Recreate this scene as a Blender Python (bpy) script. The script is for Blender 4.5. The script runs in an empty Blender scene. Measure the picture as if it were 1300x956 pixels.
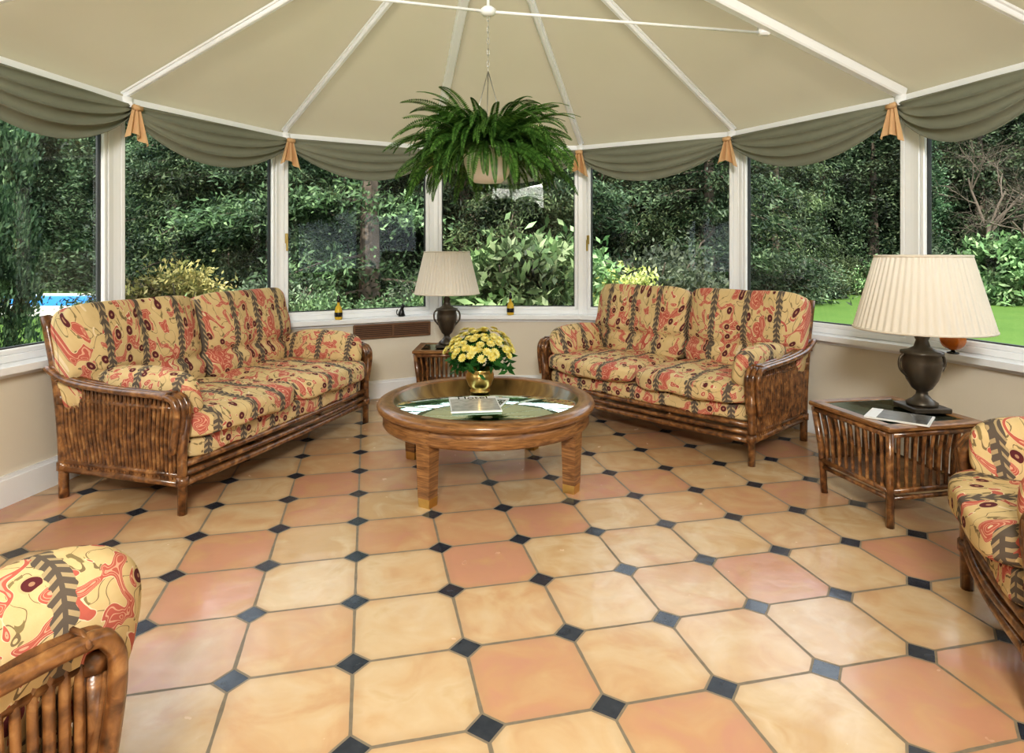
import bpy, math, random
import numpy as np
from mathutils import Vector, Matrix
random.seed(7); np.random.seed(7)
pi=math.pi
scene=bpy.context.scene
scene.view_settings.view_transform='Standard'
try: scene.view_settings.look='Medium High Contrast'
except Exception: pass

# ------------------------------------------------------------------ nodes
class NT:
    def __init__(s,name):
        s.mat=bpy.data.materials.new(name); s.mat.use_nodes=True
        s.t=s.mat.node_tree; s.t.nodes.clear()
        s.out=s.n('ShaderNodeOutputMaterial')
    def n(s,typ,**kw):
        nd=s.t.nodes.new(typ)
        for k,v in kw.items(): setattr(nd,k,v)
        return nd
    def set(s,sock,val):
        if isinstance(val,bpy.types.NodeSocket): s.t.links.new(val,sock)
        elif isinstance(val,(tuple,list)):
            if len(val)==3 and len(sock.default_value)==4: val=(*val,1)
            sock.default_value=val
        else: sock.default_value=val
    def m(s,op,a,b=0.0,c=None):
        nd=s.n('ShaderNodeMath',operation=op); s.set(nd.inputs[0],a); s.set(nd.inputs[1],b)
        if c is not None: s.set(nd.inputs[2],c)
        return nd.outputs[0]
    def mix(s,f,a,b,blend='MIX'):
        nd=s.n('ShaderNodeMix',data_type='RGBA',blend_type=blend); s.set(nd.inputs[0],f); s.set(nd.inputs[6],a); s.set(nd.inputs[7],b)
        return nd.outputs[2]
    def ramp(s,f,stops,const=False):
        nd=s.n('ShaderNodeValToRGB'); s.set(nd.inputs[0],f); cr=nd.color_ramp
        if const: cr.interpolation='CONSTANT'
        while len(cr.elements)<len(stops): cr.elements.new(0.5)
        for e,(p,c) in zip(cr.elements,stops):
            e.position=p; e.color=(*c,1)
        return nd.outputs[0]
    def noise(s,vec,scale,detail=2,dist=0.0,dim='3D'):
        nd=s.n('ShaderNodeTexNoise',noise_dimensions=dim)
        if vec is not None: s.set(nd.inputs['Vector'],vec)
        nd.inputs['Scale'].default_value=scale; nd.inputs['Detail'].default_value=detail; nd.inputs['Distortion'].default_value=dist
        return nd.outputs[0]
    def obj(s): return s.n('ShaderNodeTexCoord').outputs['Object']
    def sep(s,v):
        nd=s.n('ShaderNodeSeparateXYZ'); s.set(nd.inputs[0],v); return nd.outputs
    def comb(s,x,y,z=0.0):
        nd=s.n('ShaderNodeCombineXYZ'); s.set(nd.inputs[0],x); s.set(nd.inputs[1],y); s.set(nd.inputs[2],z); return nd.outputs[0]
    def bump(s,h,st=0.3,d=0.01):
        nd=s.n('ShaderNodeBump'); s.set(nd.inputs['Height'],h); nd.inputs['Strength'].default_value=st; nd.inputs['Distance'].default_value=d
        return nd.outputs[0]
    def pbr(s,col,rough=0.5,metal=0.0,spec=0.5,normal=None,coat=0.0,trans=0.0,emis=None):
        p=s.n('ShaderNodeBsdfPrincipled'); s.set(p.inputs['Base Color'],col); s.set(p.inputs['Roughness'],rough)
        p.inputs['Metallic'].default_value=metal; p.inputs['Specular IOR Level'].default_value=spec
        p.inputs['Coat Weight'].default_value=coat; p.inputs['Transmission Weight'].default_value=trans
        if normal is not None: s.set(p.inputs['Normal'],normal)
        return p.outputs[0]
    def done(s,sh): s.t.links.new(sh,s.out.inputs[0]); return s.mat
    def mixs(s,f,a,b):
        nd=s.n('ShaderNodeMixShader'); s.set(nd.inputs[0],f); s.t.links.new(a,nd.inputs[1]); s.t.links.new(b,nd.inputs[2]); return nd.outputs[0]

def simple(name,c1,c2=None,scale=8,rough=0.5,metal=0.0,spec=0.5,coat=0.0,bump=0.0,bscale=60):
    k=NT(name); v=k.obj()
    c2=c2 or tuple(x*0.88 for x in c1)
    col=k.mix(k.noise(v,scale,3),c1,c2)
    nrm=k.bump(k.noise(v,bscale,3),bump,0.004) if bump else None
    return k.done(k.pbr(col,rough,metal,spec,nrm,coat))

def mat_fabric(name,mode):
    k=NT(name); v=k.obj(); o=k.sep(v)
    if mode=='x': u=o[0]; w=k.m('SUBTRACT',o[2],o[1])
    else: u=k.m('ADD',o[1],k.m('MULTIPLY',o[2],0.15)); w=k.m('ADD',o[2],o[0])
    uv=k.comb(u,w)
    P=0.235
    fu=k.m('FRACT',k.m('DIVIDE',k.m('ADD',u,5.05),P))
    n1=k.noise(uv,12,0.6,1.3,'2D')
    n2=k.noise(k.comb(k.m('ADD',u,7.0),w),14.0,0.0,0.6,'2D')
    ground=k.mix(k.noise(uv,26,3),(0.70,0.55,0.31),(0.60,0.44,0.22))
    vine=k.m('LESS_THAN',k.m('ABSOLUTE',k.m('SUBTRACT',n2,0.46)),0.012)
    col=k.mix(vine,ground,(0.22,0.16,0.09))
    vl=k.n('ShaderNodeTexVoronoi',voronoi_dimensions='2D'); k.set(vl.inputs['Vector'],k.comb(k.m('MULTIPLY',u,1.0),k.m('MULTIPLY',w,0.55))); vl.inputs['Scale'].default_value=30
    leafm=k.m('MULTIPLY',k.m('LESS_THAN',vl.outputs[0],0.25),k.m('LESS_THAN',k.m('ABSOLUTE',k.m('SUBTRACT',n2,0.46)),0.05))
    col=k.mix(leafm,col,(0.26,0.20,0.10))
    col=k.mix(k.m('GREATER_THAN',n1,0.540),col,(0.76,0.62,0.42))
    col=k.mix(k.m('GREATER_THAN',n1,0.556),col,(0.50,0.135,0.10))
    wv=k.m('FRACT',k.m('MULTIPLY',n1,12.0))
    inner=k.m('MULTIPLY',k.m('GREATER_THAN',n1,0.575),k.m('LESS_THAN',k.m('ABSOLUTE',k.m('SUBTRACT',wv,0.5)),0.14))
    col=k.mix(inner,col,(0.68,0.38,0.26))
    vo=k.n('ShaderNodeTexVoronoi',voronoi_dimensions='2D'); k.set(vo.inputs['Vector'],uv); vo.inputs['Scale'].default_value=13; vo.inputs['Randomness'].default_value=0.75
    rc=k.sep(vo.outputs['Color'])
    sel=k.m('GREATER_THAN',rc[0],0.62)
    col=k.mix(k.m('MULTIPLY',sel,k.m('LESS_THAN',vo.outputs[0],0.29)),col,(0.58,0.44,0.24))
    col=k.mix(k.m('MULTIPLY',sel,k.m('LESS_THAN',vo.outputs[0],0.23)),col,(0.12,0.03,0.035))
    col=k.mix(k.m('MULTIPLY',sel,k.m('LESS_THAN',vo.outputs[0],0.07)),col,(0.42,0.24,0.15))
    c0=k.m('ABSOLUTE',k.m('SUBTRACT',fu,0.12))
    ch=k.m('FRACT',k.m('DIVIDE',k.m('ADD',w,k.m('MULTIPLY',c0,0.20)),0.030))
    st=k.mix(k.m('MULTIPLY',k.m('LESS_THAN',ch,0.40),k.m('GREATER_THAN',c0,0.02)),(0.13,0.105,0.085),(0.42,0.32,0.19))
    edge=k.m('ADD',0.095,k.m('MULTIPLY',k.m('SUBTRACT',k.noise(uv,34,1),0.5),0.13))
    col=k.mix(k.m('LESS_THAN',c0,edge),col,st)
    nr=k.bump(k.noise(v,180,2),0.25,0.002)
    return k.done(k.pbr(col,0.85,spec=0.2,normal=nr))
FAB=mat_fabric('upholstery_floral','x'); FABY=mat_fabric('upholstery_floral_arm','y')

def mat_cane():
    k=NT('cane'); v=k.obj()
    n=k.noise(v,24,4,0.6)
    col=k.ramp(n,[(0.30,(0.05,0.020,0.008)),(0.48,(0.16,0.068,0.024)),(0.62,(0.28,0.13,0.045)),(0.8,(0.46,0.26,0.11))])
    return k.done(k.pbr(col,0.28,spec=0.6,coat=0.3,normal=k.bump(k.noise(v,60,2),0.3,0.003)))
CANE=mat_cane()
def mat_wood():
    k=NT('oak_wood'); v=k.obj(); o=k.sep(v)
    r=k.comb(k.m('MULTIPLY',o[0],1.0),k.m('MULTIPLY',o[1],1.0),k.m('MULTIPLY',o[2],9.0))
    n=k.noise(r,9,5,1.2)
    col=k.ramp(n,[(0.3,(0.12,0.052,0.018)),(0.5,(0.25,0.118,0.042)),(0.7,(0.38,0.20,0.075))])
    return k.done(k.pbr(col,0.3,spec=0.5,coat=0.25))
OAK=mat_wood()
BRASS=simple('brass',(0.72,0.52,0.20),(0.55,0.38,0.13),30,0.28,1.0)
BRONZE=simple('dark_bronze',(0.04,0.036,0.034),(0.10,0.075,0.045),14,0.35,0.4,0.6,0.2)
UPVC=simple('white_upvc',(0.90,0.92,0.95),(0.88,0.90,0.93),5,0.35)
GASK=simple('gasket',(0.04,0.04,0.04),None,5,0.6)
WALL=simple('cream_plaster',(0.78,0.72,0.61),(0.75,0.69,0.58),3,0.8,bump=0.1)
SWAG=simple('sage_fabric',(0.255,0.265,0.21),(0.21,0.22,0.175),5,0.75,spec=0.3,bump=0.2,bscale=200)
PEACH=simple('peach_fabric',(0.70,0.46,0.26),(0.60,0.38,0.20),12,0.7,bump=0.2,bscale=150)
WHITE=simple('white_ceramic',(0.80,0.76,0.74),(0.76,0.72,0.70),6,0.35)
BLACK=simple('black_glaze',(0.015,0.015,0.015),None,6,0.25)
YEL=simple('yellow_glass',(0.75,0.55,0.06),(0.6,0.35,0.03),20,0.15)
AMBER=simple('amber_glass',(0.70,0.22,0.03),(0.35,0.08,0.01),35,0.1,coat=0.5)
DKWOOD=simple('dark_grille_wood',(0.24,0.13,0.07),(0.16,0.08,0.04),20,0.5)
SLOT=simple('dark_slot',(0.07,0.04,0.03),None,8,0.8)
CHAIN=simple('chain_metal',(0.5,0.5,0.48),None,8,0.35,0.9)
PAPER=simple('paper_white',(0.82,0.82,0.80),(0.76,0.76,0.75),8,0.4)
PHOTO=simple('cover_photo',(0.25,0.26,0.24),(0.75,0.74,0.70),28,0.25,coat=0.5)
DKPHOTO=simple('cover_photo_dark',(0.02,0.03,0.04),(0.28,0.27,0.25),25,0.2,coat=0.5)
SOIL=simple('soil',(0.05,0.03,0.02),None,30,0.9)

def mat_ceiling():
    k=NT('roof_blind_fabric'); v=k.obj()
    col=k.mix(k.noise(v,2.0,3),(0.57,0.52,0.38),(0.53,0.48,0.345))
    nr=k.bump(k.noise(v,300,2),0.15,0.002)
    d=k.n('ShaderNodeBsdfDiffuse'); k.set(d.inputs[0],col); k.set(d.inputs['Normal'],nr)
    t=k.n('ShaderNodeBsdfTranslucent'); k.set(t.inputs[0],col)
    return k.done(k.mixs(0.10,d.outputs[0],t.outputs[0]))
CEIL=mat_ceiling()
def mat_shade():
    k=NT('lampshade_silk'); v=k.obj()
    col=k.mix(k.noise(v,4,2),(0.90,0.84,0.75),(0.87,0.81,0.72))
    d=k.n('ShaderNodeBsdfDiffuse'); k.set(d.inputs[0],col)
    t=k.n('ShaderNodeBsdfTranslucent'); k.set(t.inputs[0],col)
    return k.done(k.mixs(0.3,d.outputs[0],t.outputs[0]))
SHADE=mat_shade()
def mat_glass(name,tint,ior=1.45,scale=1.0,rough=0.0,gcol=(1,1,1),wavy=0.0):
    k=NT(name)
    tr=k.n('ShaderNodeBsdfTransparent'); k.set(tr.inputs[0],tint)
    g=k.n('ShaderNodeBsdfGlossy'); g.inputs['Roughness'].default_value=rough; k.set(g.inputs[0],gcol)
    if wavy: k.set(g.inputs['Normal'],k.bump(k.noise(k.obj(),22,3),wavy,0.01))
    lw=k.n('ShaderNodeFresnel'); lw.inputs[0].default_value=ior
    f=k.m('MULTIPLY',lw.outputs[0],scale)
    return k.done(k.mixs(f,tr.outputs[0],g.outputs[0]))
GLASS=mat_glass('window_glass',(0.97,0.985,0.98),1.25,0.8)
TGLASS=mat_glass('table_glass',(0.14,0.25,0.19),1.6,1.2,0.03,(0.78,0.92,0.82),0.05)  # green gloss tint and ripple paint in a mottled reflection of trees

def mat_leaf(name,cols,rough=0.5,vary=True):
    k=NT(name); g=k.n('ShaderNodeNewGeometry')
    col=k.ramp(g.outputs['Random Per Island'],[(i/(len(cols)-1),c) for i,c in enumerate(cols)])
    if vary:
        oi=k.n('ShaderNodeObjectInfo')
        nz=k.noise(g.outputs['Position'],1.3,4)  # noise paints shaded depths and lit clumps into the leaf colour
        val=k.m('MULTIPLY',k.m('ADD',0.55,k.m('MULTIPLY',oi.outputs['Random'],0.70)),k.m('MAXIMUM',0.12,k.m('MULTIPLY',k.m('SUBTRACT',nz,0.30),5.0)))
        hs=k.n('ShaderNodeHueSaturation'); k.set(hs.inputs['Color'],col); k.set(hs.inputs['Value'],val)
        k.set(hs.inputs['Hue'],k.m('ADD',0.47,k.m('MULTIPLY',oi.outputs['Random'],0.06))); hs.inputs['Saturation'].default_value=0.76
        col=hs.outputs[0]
    d=k.pbr(col,rough,spec=0.25)
    t=k.n('ShaderNodeBsdfTranslucent'); k.set(t.inputs[0],col)
    return k.done(k.mixs(0.3,d,t.outputs[0]))
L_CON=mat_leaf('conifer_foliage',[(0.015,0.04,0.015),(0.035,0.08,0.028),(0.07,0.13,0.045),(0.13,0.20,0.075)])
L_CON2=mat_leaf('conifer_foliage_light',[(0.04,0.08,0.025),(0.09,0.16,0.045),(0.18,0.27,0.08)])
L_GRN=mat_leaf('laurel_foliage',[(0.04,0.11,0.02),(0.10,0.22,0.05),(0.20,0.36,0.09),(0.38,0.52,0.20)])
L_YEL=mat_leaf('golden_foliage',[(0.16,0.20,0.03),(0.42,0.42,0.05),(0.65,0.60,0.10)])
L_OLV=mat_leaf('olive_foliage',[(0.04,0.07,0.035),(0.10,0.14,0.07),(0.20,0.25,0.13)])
L_FERN=mat_leaf('fern_leaf',[(0.025,0.075,0.014),(0.06,0.15,0.03),(0.13,0.26,0.06)],vary=False)
L_MUM=mat_leaf('mum_leaf',[(0.02,0.09,0.02),(0.05,0.18,0.04)],vary=False)
PETAL=mat_leaf('yellow_petal',[(0.85,0.68,0.12),(0.88,0.80,0.28),(0.90,0.87,0.50)],vary=False)
BARK=simple('bark',(0.16,0.12,0.09),(0.08,0.06,0.045),12,0.9)

# ------------------------------------------------------------------ mesh builder
class MB:
    def __init__(s,name): s.name=name; s.v=[]; s.f=[]; s.mi=[]; s.sm=[]; s.mats=[]
    def midx(s,m):
        if m not in s.mats: s.mats.append(m)
        return s.mats.index(m)
    def add(s,vs,fs,mat,smooth=True,M=None):
        b=len(s.v); i=s.midx(mat)
        for p in vs:
            p=Vector(p)
            if M is not None: p=M@p
            s.v.append(tuple(p))
        for f in fs: s.f.append(tuple(b+x for x in f)); s.mi.append(i); s.sm.append(smooth)
    def box(s,c,size,mat,R=None,bev=0.0,smooth=False):
        hx,hy,hz=[x/2 for x in size]; b=min(bev,hx*.9,hy*.9,hz*.9)
        R=R or Matrix.Identity(3); c=Vector(c)
        if b<=0:
            vs=[(x*hx,y*hy,z*hz) for x in(-1,1) for y in(-1,1) for z in(-1,1)]
            fs=[(0,1,3,2),(4,6,7,5),(0,4,5,1),(2,3,7,6),(0,2,6,4),(1,5,7,3)]
        else:
            idx={}; vs=[]
            for x in(-1,1):
                for y in(-1,1):
                    for z in(-1,1):
                        for a in range(3):
                            d=[hx-b,hy-b,hz-b]; d[a]=(hx,hy,hz)[a]
                            idx[(x,y,z,a)]=len(vs); vs.append((x*d[0],y*d[1],z*d[2]))
            fs=[]
            for sg in(-1,1):
                fs.append(tuple(idx[(sg,y,z,0)] for y,z in((-1,-1),(1,-1),(1,1),(-1,1))))
                fs.append(tuple(idx[(x,sg,z,1)] for x,z in((-1,-1),(1,-1),(1,1),(-1,1))))
                fs.append(tuple(idx[(x,y,sg,2)] for x,y in((-1,-1),(1,-1),(1,1),(-1,1))))
            for p in(-1,1):
                for q in(-1,1):
                    fs.append((idx[(-1,p,q,1)],idx[(1,p,q,1)],idx[(1,p,q,2)],idx[(-1,p,q,2)]))
                    fs.append((idx[(p,-1,q,0)],idx[(p,1,q,0)],idx[(p,1,q,2)],idx[(p,-1,q,2)]))
                    fs.append((idx[(p,q,-1,0)],idx[(p,q,1,0)],idx[(p,q,1,1)],idx[(p,q,-1,1)]))
                    for r in(-1,1): fs.append((idx[(p,q,r,0)],idx[(p,q,r,1)],idx[(p,q,r,2)]))
        s.add([c+R@Vector(v) for v in vs],fs,mat,smooth)
    def beam(s,a,b,w,h,mat,up=Vector((0,0,1)),bev=0.0):
        a=Vector(a); b=Vector(b); d=(b-a); L=d.length; d.normalize()
        x=d.cross(up).normalized(); z=x.cross(d).normalized()
        R=Matrix((x,d,z)).transposed()
        s.box((a+b)/2,(w,L,h),mat,R,bev)
    def tube(s,path,r,mat,seg=8,cap=True,closed=False):
        P=[Vector(p) for p in path]; n=len(P)
        rr=r if isinstance(r,(list,tuple)) else [r]*n
        T=[]
        for i in range(n):
            if closed: t=P[(i+1)%n]-P[i-1]
            else: t=P[min(i+1,n-1)]-P[max(i-1,0)]
            T.append(t.normalized() if t.length>1e-9 else Vector((0,0,1)))
        u=T[0].orthogonal().normalized(); vs=[]
        for i in range(n):
            u=(u-T[i]*u.dot(T[i]));
            u=u.normalized() if u.length>1e-6 else T[i].orthogonal().normalized()
            w=T[i].cross(u)
            for j in range(seg):
                a=2*pi*j/seg; vs.append(P[i]+(u*math.cos(a)+w*math.sin(a))*rr[i])
        fs=[]
        for i in range(n if closed else n-1):
            i2=(i+1)%n
            for j in range(seg):
                j2=(j+1)%seg; fs.append((i*seg+j,i*seg+j2,i2*seg+j2,i2*seg+j))
        if cap and not closed:
            fs.append(tuple(range(seg-1,-1,-1))); fs.append(tuple((n-1)*seg+j for j in range(seg)))
        s.add(vs,fs,mat,True)
    def lathe(s,prof,c,mat,seg=32,pleat=0.0,npl=0,smooth=True):
        c=Vector(c); vs=[]; fs=[]; n=len(prof)
        for (r,z) in prof:
            for j in range(seg):
                a=2*pi*j/seg
                rr=r*(1+pleat*math.cos(a*npl)) if npl else r
                vs.append(c+Vector((rr*math.cos(a),rr*math.sin(a),z)))
        for i in range(n-1):
            for j in range(seg):
                j2=(j+1)%seg; fs.append((i*seg+j,i*seg+j2,(i+1)*seg+j2,(i+1)*seg+j))
        s.add(vs,fs,mat,smooth)
    def grid(s,fn,nu,nv,mat,smooth=True):
        vs=[fn(i/nu,j/nv) for i in range(nu+1) for j in range(nv+1)]
        fs=[(i*(nv+1)+j,(i+1)*(nv+1)+j,(i+1)*(nv+1)+j+1,i*(nv+1)+j+1) for i in range(nu) for j in range(nv)]
        s.add(vs,fs,mat,smooth)
    def cushion(s,c,size,mat,R=None,n=14,ex=5.0,thin=2,puff=0.35,fn=None,seed=0):
        R=R or Matrix.Identity(3); c=Vector(c); keys={}; vs=[]; fs=[]
        def vid(p):
            k=tuple(round(x,4) for x in p)
            if k not in keys: keys[k]=len(vs); vs.append(p)
            return keys[k]
        for a in range(3):
            for sg in(-1,1):
                for i in range(n):
                    for j in range(n):
                        q=[]
                        for di,dj in((0,0),(1,0),(1,1),(0,1)):
                            uu=-1+2*(i+di)/n; vv=-1+2*(j+dj)/n; p=[0,0,0]; p[a]=sg; p[(a+1)%3]=uu; p[(a+2)%3]=vv
                            q.append(vid(tuple(p)))
                        fs.append(tuple(q if sg>0 else q[::-1]))
        rnd=random.Random(seed); ph=[rnd.uniform(0,6) for _ in range(6)]
        out=[]
        o1,o2=[k for k in range(3) if k!=thin]
        for p in vs:
            nn=(abs(p[0])**ex+abs(p[1])**ex+abs(p[2])**ex)**(1/ex)
            q=[x/nn for x in p]
            a,b=q[o1],q[o2]
            sc=(1-puff)+puff*(1-abs(a)**3)*(1-abs(b)**3)
            q[thin]*=sc
            q=[q[k]*size[k]/2 for k in range(3)]
            wv=0.006*math.sin(q[0]*21+ph[0]+q[2]*9)+0.005*math.sin(q[1]*25+ph[1]+q[0]*13)+0.004*math.sin(q[2]*31+ph[2])
            q[thin]+=wv
            if fn: q=fn(q,p)
            out.append(c+R@Vector(q))
        s.add(out,fs,mat,True)
    def obj(s,M=None,parent=None):
        me=bpy.data.meshes.new(s.name); me.from_pydata(s.v,[],s.f)
        for m in s.mats: me.materials.append(m)
        me.polygons.foreach_set('material_index',s.mi); me.polygons.foreach_set('use_smooth',s.sm)
        me.update()
        o=bpy.data.objects.new(s.name,me); scene.collection.objects.link(o)
        if M is not None: o.matrix_world=M
        if parent: o.parent=parent
        return o
def frame(o,u,z=0.0):
    u=Vector((u[0],u[1],0)).normalized(); w=Vector((-u.y,u.x,0))
    return Matrix(((u.x,w.x,0,o[0]),(u.y,w.y,0,o[1]),(0,0,1,z),(0,0,0,1)))
def arc(pts,n=8):
    P=[Vector(p) for p in pts]; P=[P[0]*2-P[1]]+P+[P[-1]*2-P[-2]]; out=[]
    for i in range(1,len(P)-2):
        for k in range(n):
            t=k/n; a,b,c,d=P[i-1:i+3]
            out.append(0.5*((2*b)+(c-a)*t+(2*a-5*b+4*c-d)*t*t+(3*b-a-3*c+d)*t**3))
    out.append(P[-2]); return out

# ------------------------------------------------------------------ room plan
C=Vector((-0.08,3.14))
def pol(a,r): a=math.radians(a); return (C.x+r*math.cos(a),C.y+r*math.sin(a))
E=[(-2.60,-2.5),(-2.58,-0.8),(-2.56,0.9),(-2.53,2.61),pol(163,2.385),pol(132.9,2.53),pol(103.8,2.54),pol(74.2,2.54),pol(44.6,2.54),pol(15,2.52),(2.61,2.91),(2.66,1.2),(2.69,-0.6),(2.72,-2.5)]
E=[Vector(p) for p in E]
def offs(d):
    n=len(E); out=[]
    nr=[]
    for i in range(n-1):
        t=(E[i+1]-E[i]).normalized(); nr.append(Vector((-t.y,t.x)))
    for i in range(n):
        if i==0: out.append(E[0]+nr[0]*d)
        elif i==n-1: out.append(E[-1]+nr[-1]*d)
        else:
            b=(nr[i-1]+nr[i]).normalized(); out.append(E[i]+b*(d/b.dot(nr[i])))
    return out
def strip(mb,i0,i1,dn,do,z0,z1,mat):
    A=offs(dn); B=offs(do)
    for i in range(i0,i1):
        a,b,c,d=A[i],A[i+1],B[i+1],B[i]
        vs=[(p.x,p.y,z) for z in(z0,z1) for p in(a,b,c,d)]
        mb.add(vs,[(0,3,2,1),(4,5,6,7),(0,1,5,4),(1,2,6,5),(2,3,7,6),(3,0,4,7)],mat,False)
EZ=2.14
nE=len(E)-1
secs=[('left',0,4),('back_left',4,6),('back',6,7),('back_right',7,9),('right',9,nE)]
for nm,a,b in secs:
    w=MB('wall_'+nm); strip(w,a,b,0.04,0.28,-0.25,0.66,WALL); w.obj()
    w=MB('baseboard_'+nm); strip(w,a,b,0.018,0.04,0,0.13,UPVC); strip(w,a,b,0.026,0.04,0.13,0.15,UPVC); w.obj()
for k,(nm,a,b) in enumerate(secs):
    w=MB('trim_%d'%(k+1)); strip(w,a,b,-0.03,0.30,0.655,0.69,UPVC); strip(w,a,b,0.02,0.04,0.63,0.655,UPVC); w.obj()
# windows
G=offs(0.12)
for i in range(nE):
    w=MB('window_%d'%(i+1)); a=Vector((*G[i],0)); b=Vector((*G[i+1],0)); d=(b-a).normalized(); L=(b-a).length
    n=Vector((d.y,-d.x,0)) # inward
    R=Matrix((d,-n,Vector((0,0,1)))).transposed()
    mid=(a+b)/2; z0,z1=0.69,2.20
    w.box(mid+Vector((0,0,z0+.02)),(L,0.07,0.04),UPVC,R,0.005)
    w.box(mid+Vector((0,0,z1-.03)),(L,0.07,0.06),UPVC,R,0.006)
    for p,sg in((a,1),(b,-1)):
        w.box(p+d*sg*0.025+Vector((0,0,(z0+z1)/2)),(0.05,0.08,z1-z0),UPVC,R,0.004)
        w.box(p+d*sg*0.066+n*0.010+Vector((0,0,(z0+z1)/2)),(0.030,0.055,z1-z0-.07),UPVC,R,0.006)
        w.box(p+d*sg*0.083+Vector((0,0,(z0+z1)/2)),(0.006,0.03,z1-z0-.13),GASK,R)
    w.box(mid+n*0.010+Vector((0,0,z0+.054)),(L-.10,0.055,0.03),UPVC,R,0.006)
    w.box(mid+Vector((0,0,z0+.072)),(L-.16,0.03,0.006),GASK,R)
    w.box(mid+Vector((0,0,(z0+z1)/2)),(L-.15,0.006,z1-z0-.1),GLASS,R)
    w.lathe([(0.0,z0),(0.045,z0),(0.045,z1),(0,z1)],(a.x,a.y,0),UPVC,8,smooth=False)
    if i in (5,7):
        hp=a+d*0.066+n*0.045+Vector((0,0,1.36))
        w.box(hp,(0.024,0.014,0.08),BRASS,R,0.004)
        w.beam(hp+n*0.018,hp+n*0.022+Vector((0,0,-0.10)),0.016,0.014,BRASS,up=n,bev=0.003)
    w.obj()
w=MB('wall_rear'); w.box((0.03,-2.6,1.55),(5.9,0.2,3.6),WALL); w.obj()

# floor --------------------------------------------------------------
def mat_floor():
    k=NT('terracotta_octagon_tiles'); v=k.obj(); o=k.sep(v); P=0.3455
    X=k.m('ADD',o[0],0.147); Y=k.m('ADD',o[1],-1.992)
    a=k.m('DIVIDE',k.m('ADD',k.m('MULTIPLY',X,-0.224),k.m('MULTIPLY',Y,0.975)),P)
    b=k.m('DIVIDE',k.m('ADD',k.m('MULTIPLY',X,0.975),k.m('MULTIPLY',Y,0.224)),P)
    a=k.m('ADD',a,100.0); b=k.m('ADD',b,100.0)
    wob=k.m('MULTIPLY',k.m('SUBTRACT',k.noise(v,9,2),0.5),0.018)
    fa=k.m('ABSOLUTE',k.m('SUBTRACT',k.m('FRACT',k.m('ADD',a,0.5)),0.5))
    fb=k.m('ABSOLUTE',k.m('SUBTRACT',k.m('FRACT',k.m('ADD',b,0.5)),0.5))
    s=k.m('ADD',k.m('ADD',fa,fb),wob); mn=k.m('ADD',k.m('MINIMUM',fa,fb),wob)
    wn=k.n('ShaderNodeTexWhiteNoise',noise_dimensions='2D'); k.set(wn.inputs['Vector'],k.comb(k.m('FLOOR',a),k.m('FLOOR',b)))
    rnd=k.m('ADD',wn.outputs[0],k.m('MULTIPLY',k.m('SUBTRACT',k.noise(v,5,5,1.0),0.5),1.2))
    tile=k.ramp(rnd,[(0.0,(0.60,0.41,0.22)),(0.22,(0.69,0.54,0.35)),(0.45,(0.66,0.47,0.28)),(0.62,(0.61,0.39,0.22)),(0.82,(0.58,0.33,0.19)),(1.0,(0.57,0.29,0.20))])
    mott=k.noise(v,11,6,1.0)
    tile=k.mix(k.m('MULTIPLY',mott,0.42),tile,(0.55,0.34,0.18))
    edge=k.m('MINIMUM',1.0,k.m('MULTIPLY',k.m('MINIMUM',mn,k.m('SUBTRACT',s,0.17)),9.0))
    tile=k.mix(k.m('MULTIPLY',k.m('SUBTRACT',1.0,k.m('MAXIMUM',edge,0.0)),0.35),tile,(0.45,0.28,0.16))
    slate=k.mix(k.noise(v,25,4),(0.012,0.018,0.032),(0.055,0.065,0.085))
    grout=k.mix(k.noise(v,40,3),(0.17,0.135,0.095),(0.28,0.23,0.16))
    isin=k.m('LESS_THAN',s,0.142); isg1=k.m('LESS_THAN',s,0.172); isg2=k.m('LESS_THAN',mn,0.015)
    isg=k.m('MAXIMUM',isg1,isg2)
    col=k.mix(isin,k.mix(isg,tile,grout),slate)
    gm=k.m('MULTIPLY',isg,k.m('SUBTRACT',1.0,isin))
    h=k.m('ADD',k.m('MULTIPLY',k.m('SUBTRACT',1.0,gm),1.0),k.m('MULTIPLY',k.noise(v,6,3),1.6))
    rough=k.m('ADD',k.m('MULTIPLY',gm,0.45),k.m('ADD',0.10,k.m('MULTIPLY',k.noise(v,12,3),0.24)))
    return k.done(k.pbr(col,rough,spec=0.65,normal=k.bump(h,0.35,0.006),coat=0.12))
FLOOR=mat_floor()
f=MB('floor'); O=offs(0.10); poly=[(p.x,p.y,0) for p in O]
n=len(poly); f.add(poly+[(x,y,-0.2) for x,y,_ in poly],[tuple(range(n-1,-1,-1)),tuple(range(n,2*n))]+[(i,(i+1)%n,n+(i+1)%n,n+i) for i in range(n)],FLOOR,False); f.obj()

# ceiling ------------------------------------------------------------
AX,AY,AZ=-0.12,3.14,3.13
ce=MB('ceiling'); D=offs(0.16); cz=EZ+0.05
pe=[Vector((p.x,p.y,cz)) for p in D]; A=Vector((AX,AY,AZ))
def rg(y): return Vector((AX,y,AZ))
def tri(*p): ce.add(p,[tuple(range(len(p)))],CEIL,False)
for i in range(3,9): tri(pe[i],pe[i+1],A)
tri(pe[9],pe[10],rg(2.3),A)
tri(pe[0],pe[1],rg(-0.8),rg(-2.6)); tri(pe[1],pe[2],rg(0.9),rg(-0.8)); tri(pe[2],pe[3],A,rg(0.9))
tri(pe[10],pe[11],rg(1.2),rg(2.3)); tri(pe[11],pe[12],rg(-0.6),rg(1.2)); tri(pe[12],pe[13],rg(-2.6),rg(-0.6))
ce.obj()
rb=MB('roof_rib_frame')
ends=[(0,-2.5),(1,-0.8),(2,0.9),(3,AY),(4,AY),(5,AY),(6,AY),(7,AY),(8,AY),(9,AY),(10,2.3),(11,1.2),(12,-0.6),(13,-2.5)]
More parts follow.
